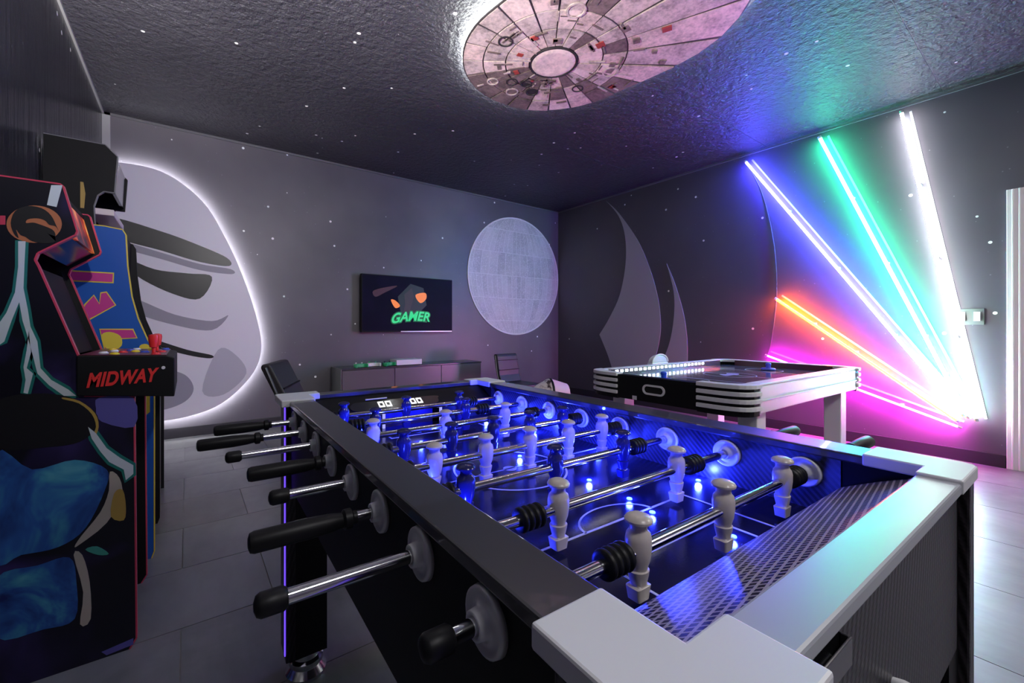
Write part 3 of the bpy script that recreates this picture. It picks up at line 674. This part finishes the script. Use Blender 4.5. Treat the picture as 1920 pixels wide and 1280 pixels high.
# two strikers lying on the air hockey table
def striker(lab, x, y, m):
    p = Matrix.Rotation(AR, 3, 'Z') @ Vector((x, y, 0)) + ac
    t = thing('striker', lab, 'striker', (p.x, p.y, ZS+.001), 0, 'air hockey strikers', world=False)
    ob('base', B().lathe([(.044, 0), (.05, .004), (.05, .012), (.044, .017), (.02, .016), (.018, .017)], (0, 0, 0), 'z', 28), m, t, smooth=True)
    ob('knob', B().lathe([(.018, .015), (.016, .03), (.0185, .042), (.02, .05), (.014, .058), (.004, .06)], (0, 0, 0), 'z', 24), m, t, smooth=True)
M_sb = mat('striker_blue', (.03, .12, .75), .3); M_sv = mat('striker_violet', (.13, .14, .75), .3)
striker('blue striker lying near the black end of the air hockey table', -.72, .06, M_sb)
striker('violet blue striker lying toward the far end of the air hockey table', .58, -.02, M_sv)

# ------------------------------------------------------------------ arcade cabinets along the left wall
def m_dark_art():
    m = mat('dark_art', (.01, .01, .02), .3); n = noise(m, 3.2, 3, .5, pos(m), .4)
    L(m, ramp(m, n.outputs[0], [(.5, (.004, .004, .01)), (.62, (.018, .012, .06)), (.75, (.06, .04, .2))]), PB(m).inputs['Base Color']); return m
M_art = m_dark_art()
Yn, Yt = 1.83, 2.29
ar = thing('lightning_arcade_cabinet', 'black arcade cabinet with lightning side art and red MIDWAY deck', 'arcade cabinet', (-.4, 2.06, 0))
PROF = [(-.585, .0), (-.158, .0), (-.14, .03), (-.146, .845), (-.27, .86), (-.284, .99), (-.372, 1.265), (-.38, 1.285), (-.374, 1.306), (-.29, 1.372), (-.286, 1.385), (-.318, 1.522), (-.325, 1.528), (-.585, 1.528)]
def cab_profile(c, prof, y0, y1, nm, m, edge, w_=.006):
    o = ob(nm, B().prism(prof, y0, y1, 'y'), m, c)
    e = B(); n = len(prof)
    for i in range(1, n-1):
        (x0, z0), (x1, z1) = prof[i], prof[i+1] if i+1 < n else prof[0]
        if i == n-1: continue
        d = Vector((x1-x0, 0, z1-z0)); nn = Vector((d.z, 0, -d.x)).normalized()*.0015
        a0, a1 = Vector((x0, y0-.0004, z0))+nn, Vector((x1, y0-.0004, z1))+nn; b0, b1 = a0-nn*3, a1-nn*3
        e.rings([[tuple(a0), tuple(b0), tuple(b0+Vector((0, y1-y0+.0008, 0))), tuple(a0+Vector((0, y1-y0+.0008, 0)))], [tuple(a1), tuple(b1), tuple(b1+Vector((0, y1-y0+.0008, 0))), tuple(a1+Vector((0, y1-y0+.0008, 0)))]])
    ob('edge_molding', e, edge, c); return o
M_redm = mat('red_molding', (.55, .05, .1), .3)
near = cab_profile(ar, PROF, Yn, Yn+.018, 'side_panel', M_art, M_redm)
far = cab_profile(ar, PROF, Yt-.018, Yt, 'side_panel', M_black, M_redm)
I0, I1 = Yn+.018, Yt-.018
ob('back_panel', B().box(-.585, -.57, I0, I1, .0, 1.525), M_black, ar)
ob('top_panel', B().box(-.58, -.335, I0, I1, 1.505, 1.52), M_black, ar)
ob('kick_panel', B().box(-.19, -.175, I0, I1, .02, .85), M_blackg, ar)
ob('coin_door', B().box(-.176, -.168, I0+.1, I1-.1, .35, .68), mat('coin_door_metal', (.05, .05, .055), .25, .6), ar, bevel=.003)
def m_marq():
    m = mat('marquee_print', (.5, .1, .05), .3); n = noise(m, 9, 3, .6, mapv(m, pos(m), scale=(1, 1, .6)))
    c = ramp(m, n.outputs[0], [(.4, (.02, .005, .01)), (.5, (.45, .04, .02)), (.6, (.9, .35, .06)), (.7, (1, .85, .5))])
    L(m, c, PB(m).inputs['Base Color']); L(m, c, PB(m).inputs['Emission Color']); PB(m).inputs['Emission Strength'].default_value = .55; return m
ob('marquee', B().prism([(-.305, 1.375), (-.336, 1.505), (-.35, 1.505), (-.319, 1.375)], I0, I1, 'y'), m_marq(), ar)
ob('speaker_panel', B().prism([(-.31, 1.37), (-.378, 1.315), (-.386, 1.325), (-.318, 1.38)], I0, I1, 'y'), M_blackg, ar)
ob('screen', B().prism([(-.39, 1.27), (-.305, .99), (-.32, .985), (-.405, 1.265)], I0+.04, I1-.04, 'y'), M_black, ar)
ob('bezel', B().prism([(-.394, 1.29), (-.309, .985), (-.322, .98), (-.407, 1.285)], I0, I0+.04, 'y').prism([(-.394, 1.29), (-.309, .985), (-.322, .98), (-.407, 1.285)], I1-.04, I1, 'y'), M_blackg, ar)
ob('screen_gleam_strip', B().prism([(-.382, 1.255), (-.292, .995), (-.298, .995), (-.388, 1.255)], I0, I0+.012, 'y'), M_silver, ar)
dk = ob('control_deck', B().prism([(-.286, .863), (-.037, .838), (-.037, .973), (-.06, .982), (-.286, .99)], Yn-.015, Yt+.015, 'y'), M_black, ar, bevel=.003)
ob('deck_overlay', B().prism([(-.28, .9905), (-.06, .9825), (-.06, .984), (-.28, .992)], Yn-.01, Yt+.01, 'y'), mat('deck_print', (.12, .02, .03), .3), dk)
tx = text_mesh('MIDWAY', .062, .0015, .35, 1.05, .0022); wd = max(v.co.x for v in tx.vertices)-min(v.co.x for v in tx.vertices); sxx = .186/wd
for v in tx.vertices: v.co.x *= sxx; v.co.y += .0*v.co.x
tx.transform(Matrix.Translation((-.178, Yn-.0165, .911)) @ R90 @ Matrix.Rotation(.045, 4, 'Z')); link('lettering', tx, mat('midway_red', (.75, .03, .03), .4), dk, mpi=Matrix.Identity(4), label='red MIDWAY lettering')
ob('deck_bolt', B().lathe([(.005, Yn-.019), (.006, Yn-.015)], (-.068, 0, .94), 'y', 12), M_silver, dk)
def stick(x, y, z, colr):
    s = ob('joystick', B().lathe([(.006, z), (.006, z+.02), (.012, z+.022), (.0135, z+.03), (.0165, z+.055), (.015, z+.066), (.006, z+.069)], (x, y, 0), 'z', 18), colr, dk, smooth=True)
M_red = mat('joystick_red', (.75, .03, .03), .3)
stick(-.10, 1.93, .985, M_red); stick(-.10, 2.14, .985, M_red)
bc = [mat('button_yellow', (.8, .6, .03), .35), mat('button_white', (.75, .75, .8), .35), mat('button_red', (.75, .04, .05), .35), mat('button_blue', (.05, .1, .6), .35)]
k = 0
for (x, y) in ((-.2, 1.86), (-.235, 1.92), (-.19, 1.98), (-.13, 1.99), (-.16, 2.04), (-.22, 2.05), (-.08, 2.02), (-.18, 2.12), (-.12, 2.2), (-.17, 2.22), (-.09, 1.86), (-.075, 2.24), (-.24, 2.18)):
    z = .9905-(x+.286)*.035; ob('button', B().lathe([(.014, z), (.014, z+.004), (.011, z+.005), (.0105, z+.0075), (.004, z+.008)], (x, y, 0), 'z', 16), bc[k % 4], dk, smooth=True); k += 1
# side art of the near panel
def art(name, px, m, lift=.001, n=0, Y=Yn, c=ar):
    pts = [on_y(u, v, Y-lift) for u, v in px]; q = [(p.x, p.z) for p in pts]
    if n: q = spline(q, n)
    return ob(name, B().prism(q, Y-lift, Y-lift*.2, 'y'), m, c)
c_, = [on_y(64, 420, Yn)]
M_or = mat('emblem_orange', (.42, .14, .06), .4); M_orb = mat('emblem_black', (.006, .006, .008), .4)
art('emblem', [(64+52*math.cos(a*math.pi/16), 420+35*math.sin(a*math.pi/16)) for a in range(32)], M_or, .001)
art('emblem_dragon', [(20, 418), (28, 396), (50, 386), (78, 390), (96, 404), (106, 424), (110, 432), (104, 424), (92, 421), (84, 413), (70, 409), (52, 411), (49, 418), (62, 417), (76, 421), (98, 430), (104, 440), (99, 446), (88, 436), (104, 452), (84, 456), (60, 452), (48, 444), (38, 440), (30, 430), (35, 446), (26, 438)], M_orb, .0016, 3)
art('red_bar', [(0, 404), (10, 404), (10, 421), (0, 421)], M_redm)
M_bolt = mat('bolt_pale', (.55, .62, .66), .4); M_glow = mat('bolt_teal', (.01, .16, .14), .4)
BOLTS = [[(34, 452), (48, 452), (46, 490), (44, 540), (52, 580), (57, 612), (70, 640), (76, 690), (96, 712), (128, 730), (143, 742), (120, 742), (92, 722), (70, 700), (62, 668), (52, 632), (42, 600), (36, 566), (22, 600), (8, 640), (-6, 650), (-6, 612), (12, 586), (28, 548), (34, 500)],
         [(54, 620), (58, 660), (50, 690), (62, 700), (52, 738), (44, 736), (48, 712), (44, 688), (50, 656)],
         [(96, 347), (117, 347), (106, 388), (88, 384)],
         [(165, 800), (180, 812), (200, 840), (225, 858), (250, 872), (250, 888), (236, 900), (232, 880), (205, 866), (188, 846), (172, 822)]]
for i, bpts in enumerate(BOLTS):
    cx_ = sum(p[0] for p in bpts)/len(bpts)
    wide = []
    nB = len(bpts)
    for k in range(nB):
        p, q, r = Vector(bpts[k-1]), Vector(bpts[k]), Vector(bpts[(k+1) % nB]); d = (r-p).normalized() if (r-p).length > 0 else Vector((1, 0)); nn = Vector((d.y, -d.x)); wide.append(tuple(q+nn*6))
    if i != 2: art('lightning_glow', wide, M_glow, .0008)
    art('lightning_bolt', bpts, M_bolt, .0014)
def m_cloth():
    m = mat('art_blue', (.05, .2, .5), .4); n = noise(m, 6, 4, .6, mapv(m, pos(m), scale=(1, 1, .7)), .8)
    L(m, ramp(m, n.outputs[0], [(.35, (.008, .02, .13)), (.5, (.02, .1, .34)), (.62, (.05, .28, .42)), (.75, (.12, .42, .5))]), PB(m).inputs['Base Color']); return m
M_cloth = m_cloth(); M_sand = mat('art_sand', (.42, .38, .32), .4); M_gold = mat('art_gold', (.42, .28, .06), .4); M_vio = mat('art_violet', (.1, .09, .34), .4)
art('art_violet_patch', [(186, 745), (250, 745), (252, 800), (190, 790), (180, 765)], M_vio, .0006, 3)
art('art_dark_arch', [(-8, 756), (60, 738), (130, 744), (178, 772), (182, 800), (150, 828), (90, 838), (-8, 838)], M_orb, .0009, 4)
art('art_gold_line', [(120, 745), (150, 752), (178, 774), (185, 800), (176, 822), (172, 818), (180, 800), (172, 776), (148, 756), (118, 748)], M_gold, .0012, 3)
art('art_blue_swirl', [(-8, 850), (60, 880), (140, 862), (200, 880), (196, 920), (160, 990), (110, 1025), (40, 1040), (-8, 1048)], M_cloth, .001, 4)
art('art_blue_swirl', [(-8, 1085), (70, 1060), (130, 1045), (143, 1090), (140, 1160), (80, 1180), (-8, 1195)], M_cloth, .001, 4)
art('art_sand_ribbon', [(206, 884), (224, 896), (228, 930), (200, 980), (150, 1020), (140, 1024), (152, 1005), (188, 960), (204, 920)], M_sand, .0012, 3)
art('art_sand_ribbon', [(138, 1040), (154, 1040), (168, 1090), (170, 1160), (150, 1170), (156, 1110)], M_sand, .0012, 3)
art('art_gold_patch', [(214, 925), (230, 918), (236, 950), (232, 975), (208, 968)], M_gold, .0015, 3)
art('art_teal_streak', [(160, 1030), (182, 1024), (204, 1038), (184, 1040)], mat('art_teal', (.05, .3, .24), .4), .0012, 3)
art('art_violet_patch', [(190, 1222), (250, 1196), (250, 1208), (200, 1228)], M_vio, .0006)

# blue cabinet
Bn, Bf = 2.49, 2.93
bc_ = thing('blue_arcade_cabinet', 'blue arcade cabinet with pink and yellow letters on its side', 'arcade cabinet', (-.36, 2.71, 0))
BP = [(-.6, 0), (-.136, 0), (-.126, .03), (-.126, .78), (-.06, .80), (-.058, .9), (-.105, .936), (-.15, 1.02), (-.185, 1.12), (-.207, 1.22), (-.222, 1.36), (-.228, 1.5), (-.24, 1.522), (-.30, 1.53), (-.6, 1.535)]
M_blue = mat('cabinet_blue', (.012, .085, .36), .3); M_yel = mat('cabinet_yellow', (.65, .5, .05), .4); M_pink = mat('cabinet_pink', (.5, .03, .22), .4)
cab_profile(bc_, BP, Bn, Bn+.018, 'side_panel', M_blue, M_yel); cab_profile(bc_, BP, Bf-.018, Bf, 'side_panel', M_black, M_black)
ob('front_panel', B().box(-.17, -.155, Bn+.018, Bf-.018, .02, .80), M_blackg, bc_)
ob('back_panel', B().box(-.6, -.585, Bn+.018, Bf-.018, 0, 1.53), M_black, bc_)
ob('screen_board', B().prism([(-.15, .94), (-.25, 1.3), (-.265, 1.3), (-.165, .94)], Bn+.018, Bf-.018, 'y'), M_blackg, bc_)
ob('upper_board', B().prism([(-.25, 1.3), (-.245, 1.52), (-.58, 1.52), (-.58, 1.505), (-.26, 1.505), (-.265, 1.3)], Bn+.018, Bf-.018, 'y'), M_black, bc_)
dk2 = ob('control_deck', B().prism([(-.16, .80), (-.055, .80), (-.05, .905), (-.15, .945)], Bn+.018, Bf-.018, 'y'), M_black, bc_)
ob('joystick', B().lathe([(.006, .9), (.006, .935), (.014, .94), (.017, .955), (.014, .968), (.004, .972)], (-.1, 2.6, 0), 'z', 18), M_red, dk2, smooth=True)
ob('button', B().lathe([(.014, .905), (.014, .93), (.005, .933)], (-.09, 2.8, 0), 'z', 16), M_red, dk2, smooth=True)
def letter(px, inset=3.2, n=0):
    c = Vector((sum(p[0] for p in px)/len(px), sum(p[1] for p in px)/len(px)))
    art('letter_outline', px, M_yel, .001, n, Bn, bc_)
    sm = []
    nB = len(px)
    area = sum(px[k-1][0]*px[k][1]-px[k][0]*px[k-1][1] for k in range(nB)); sg = 1 if area > 0 else -1
    for k in range(nB):
        p, q, r = Vector(px[k-1]), Vector(px[k]), Vector(px[(k+1) % nB])
        n1 = Vector((-(q-p).y, (q-p).x)).normalized(); n2 = Vector((-(r-q).y, (r-q).x)).normalized(); nn = (n1+n2); nn = nn.normalized() if nn.length > .1 else n1
        sm.append(tuple(q+nn*inset*sg))
    art('letter', sm, M_pink, .0018, n, Bn, bc_)
letter([(128, 506), (214, 511), (213, 531), (128, 527)])
letter([(158, 570), (176, 552), (186, 568), (188, 548), (200, 546), (218, 572), (168, 600), (150, 596)], 2.6)
letter([(186, 616), (250, 616), (258, 634), (220, 636), (222, 664), (196, 660)], 2.8)
art('letter_outline', [(190, 628), (206, 622), (226, 630), (228, 648), (212, 656), (196, 650)], M_yel, .002, 3, Bn, bc_)
art('letter_outline', [(262, 648), (276, 645), (286, 656), (284, 664), (262, 664)], M_yel, .001, 3, Bn, bc_)
art('side_stripe', [(274, 738), (281, 738), (281, 772), (274, 778)], M_yel, .001, 0, Bn, bc_)
# tall black cabinet at the back
Cn, Cf = 3.08, 3.55
tcb = thing('tall_black_cabinet', 'tall black arcade cabinet with overhanging top behind the blue cabinet', 'arcade cabinet', (-.45, 3.3, 0))
CP = [(-.61, 0), (-.13, 0), (-.13, .8), (-.08, .82), (-.08, .93), (-.25, 1.0), (-.41, 1.62), (-.415, 1.74), (-.40, 1.8), (-.375, 1.825), (-.331, 1.825), (-.318, 2.03), (-.37, 2.085), (-.61, 2.085)]
cab_profile(tcb, CP, Cn, Cn+.02, 'side_panel', M_black, mat('grey_molding', (.16, .16, .16), .3)); cab_profile(tcb, CP, Cf-.02, Cf, 'side_panel', M_black, M_black)
ob('front_board', B().box(-.17, -.15, Cn+.02, Cf-.02, .02, .85), M_black, tcb)
ob('back_panel', B().box(-.61, -.595, Cn+.02, Cf-.02, 0, 2.08), M_black, tcb)
ob('screen', B().prism([(-.28, 1.0), (-.42, 1.6), (-.435, 1.6), (-.295, 1.0)], Cn+.02, Cf-.02, 'y'), M_blackg, tcb)
ob('marquee', B().prism([(-.335, 1.84), (-.325, 2.03), (-.34, 2.03), (-.35, 1.84)], Cn+.02, Cf-.02, 'y'), M_blackg, tcb)
ob('top_panel', B().box(-.6, -.37, Cn+.02, Cf-.02, 2.06, 2.08), M_black, tcb)
ob('marquee_ledge', B().box(-.44, -.335, Cn+.02, Cf-.02, 1.70, 1.735), mat('ledge_pale', (.72, .62, .6), .4), tcb, bevel=.004)
ob('side_print', B().prism([(-.47, 1.72), (-.455, 1.72), (-.45, 1.80), (-.458, 1.86), (-.47, 1.86)], Cn-.001, Cn, 'y'), M_gold, tcb)
ob('control_deck', B().prism([(-.2, .82), (-.082, .825), (-.082, .925), (-.24, .99)], Cn+.02, Cf-.02, 'y'), M_black, tcb)

# ------------------------------------------------------------------ low sideboard under the television
sbd = thing('sideboard', 'low black three-door sideboard under the television', 'sideboard', (2.33, 4.85, 0))
x0, x1, yf, yb, zt = 1.385, 3.25, 4.64, 5.02, .618
ob('carcass', B().box(x0, x1, yf+.02, yb, .06, zt-.02), M_black, sbd)
ob('plinth', B().box(x0+.05, x1-.05, yf+.06, yb-.02, 0, .06), M_black, sbd)
ob('top', B().box(x0-.004, x1+.004, yf, yb, zt-.02, zt), mat('sideboard_top', (.05, .045, .05), .25), sbd, bevel=.003)
ob('end_panel', B().box(x0-.012, x0, yf, yb, .05, zt), mat('end_panel_grey', (.12, .12, .12), .35), sbd, bevel=.003)
M_sd = mat('door_gloss', (.13, .115, .125), .3)
for a, b in ((x0+.004, 2.0), (2.006, 2.63), (2.636, x1-.004)):
    d = ob('door', B().box(a, b, yf, yf+.02, .065, zt-.022), M_sd, sbd, bevel=.002)
# console and controllers on the sideboard
gc = thing('game_console', 'white game console lying on the sideboard', 'game console', (2.2, 4.75, zt))
ob('body', B().box(2.035, 2.37, 4.66, 4.86, zt+.006, zt+.07), M_wplast, gc, bevel=.004)
ob('base', B().box(2.05, 2.355, 4.675, 4.85, zt, zt+.006), M_black, gc)
ob('front_slot', B().box(2.09, 2.3, 4.658, 4.66, zt+.034, zt+.038), M_capp, gc)
M_gr = mat('controller_green', (.03, .42, .16), .35); M_grw = mat('controller_white', (.75, .78, .76), .35)
def controller(lab, x, y, rz, m1, m2):
    t = thing('game_controller', lab, 'controller', (x, y, zt), rz, 'game controllers on the sideboard', world=False)
    out = spline([(-.03, .028), (.03, .028), (.062, .022), (.082, -.02), (.084, -.06), (.066, -.064), (.042, -.026), (-.042, -.026), (-.066, -.064), (-.084, -.06), (-.082, -.02), (-.062, .022)], 4)
    ob('shell', B().prism([(a*.95, b) for a, b in out], .004, .046), m1, t, bevel=.008)
    for sx in (-.045, .025): ob('thumb_stick', B().lathe([(.006, .046), (.006, .054), (.011, .056), (.011, .06)], (sx, .0 if sx < 0 else -.012, 0), 'z', 14), m2, t, smooth=True)
    for a, b in ((.05, .012), (.058, .004), (.042, .004), (.05, -.004)): ob('button', B().lathe([(.004, .046), (.004, .0495)], (a, b, 0), 'z', 10), M_black, t)
    ob('bumper_bar', B().box(-.055, .055, .024, .034, .022, .046), m2, t, bevel=.003)
controller('green and white game controller at the left end of the sideboard', 1.60, 4.70, .25, M_gr, M_grw)
controller('white game controller between two green ones on the sideboard', 1.775, 4.74, -.1, M_grw, M_gr)
controller('green game controller nearest the white game console', 1.935, 4.70, .4, M_gr, M_black)

# ------------------------------------------------------------------ chairs
def chair(name, label, loc, rz, w=.42, top=.84, seat=.45, rc=0):
    t = thing(name, label, 'chair', loc, rz, world=False)
    ob('seat', B().box(-w/2, w/2, -.22, .2, seat-.07, seat), M_leather, t, bevel=.025, seg=3)
    bk = B(); pts = [(.14, seat-.03), (.2, seat-.05), (.245, seat+.05), (.305+rc, top-.02), (.295+rc, top), (.25+rc, top), (.235+rc, top-.03), (.19, seat+.08)]
    bk.prism(pts, -w/2, w/2, 'x'); bko = ob('backrest', bk, M_leather, t, bevel=.012, seg=3)
    for z in (seat+.14, seat+.26):
        f = (z-seat)/(top-seat); yv = .165+(.085+rc)*f
        ob('seam', B().box(-w/2+.006, w/2-.006, yv-.012, yv, z, z+.007), M_black, bko)
    for sx in (-1, 1):
        ob('edge_tube', B().tube([(sx*w/2, .2, seat-.03), (sx*w/2, .235+rc*.25, seat+.1), (sx*w/2, .275+rc, top-.02)], .009, 8), mat('chair_metal', (.1, .1, .11), .35, .7), bko, smooth=True)
        for sy in (-.19, .17):
            ob('leg', B().tube([(sx*(w/2-.03), sy, seat-.06), (sx*(w/2-.01), sy*1.08, 0)], .013, 10), MATS['chair_metal'], t, smooth=True)
    return t
chair('leather_chair', 'black padded leather chair standing behind the far left table corner', (.80, 2.78, 0), 1.15, .4, .86, .45, .1)
chair('leather_chair', 'black padded chair standing against the back wall near the corner', (3.35, 3.95, 0), .05, .34, .74, .40)
st = thing('black_stool', 'low black padded stool carrying the pink and white bag', 'stool', (2.72, 2.85, 0), world=False)
ob('seat', B().lathe([(.18, .36), (.2, .375), (.2, .42), (.18, .435)], (0, 0, 0), 'z', 28), M_leather, st, smooth=True)
ob('column', B().lathe([(.025, .02), (.025, .37)], (0, 0, 0), 'z', 16), M_chrome, st, smooth=True)
ob('base', B().lathe([(.19, 0), (.19, .012), (.03, .03)], (0, 0, 0), 'z', 28), M_black, st, smooth=True)
def m_bag():
    m = mat('bag_print', (.7, .6, .6), .5); n = noise(m, 14, 4, .6, pos(m), 1.2)
    L(m, ramp(m, n.outputs[0], [(.42, (.05, .03, .04)), (.47, (.5, .4, .4)), (.55, (.78, .7, .7))]), PB(m).inputs['Base Color']); return m
bg = thing('patterned_bag', 'pink and white patterned bag lying on the black stool', 'bag', (2.70, 2.82, .436), -.5, world=False)
def dome(x0, x1, w0, w1, h0, h1, n=10):
    rr = []
    for k in range(7):
        f = k/6; x = x0+(x1-x0)*f; w_ = w0+(w1-w0)*f; h_ = h0+(h1-h0)*f
        rr.append([(x, w_*math.cos(math.pi*i/n), h_*math.sin(math.pi*i/n)**.8) for i in range(n+1)])
    return B().rings(rr)
ob('printed_half', dome(-.2, .03, .05, .15, .05, .17), m_bag(), bg, smooth=True)
ob('strap', dome(.03, .05, .152, .153, .172, .172), M_black, bg, smooth=True)
ob('pink_half', dome(.05, .2, .15, .11, .168, .12), mat('bag_pink', (.75, .5, .55), .5), bg, smooth=True)

for o in bpy.data.objects:
    if '_w' in o: del o['_w']
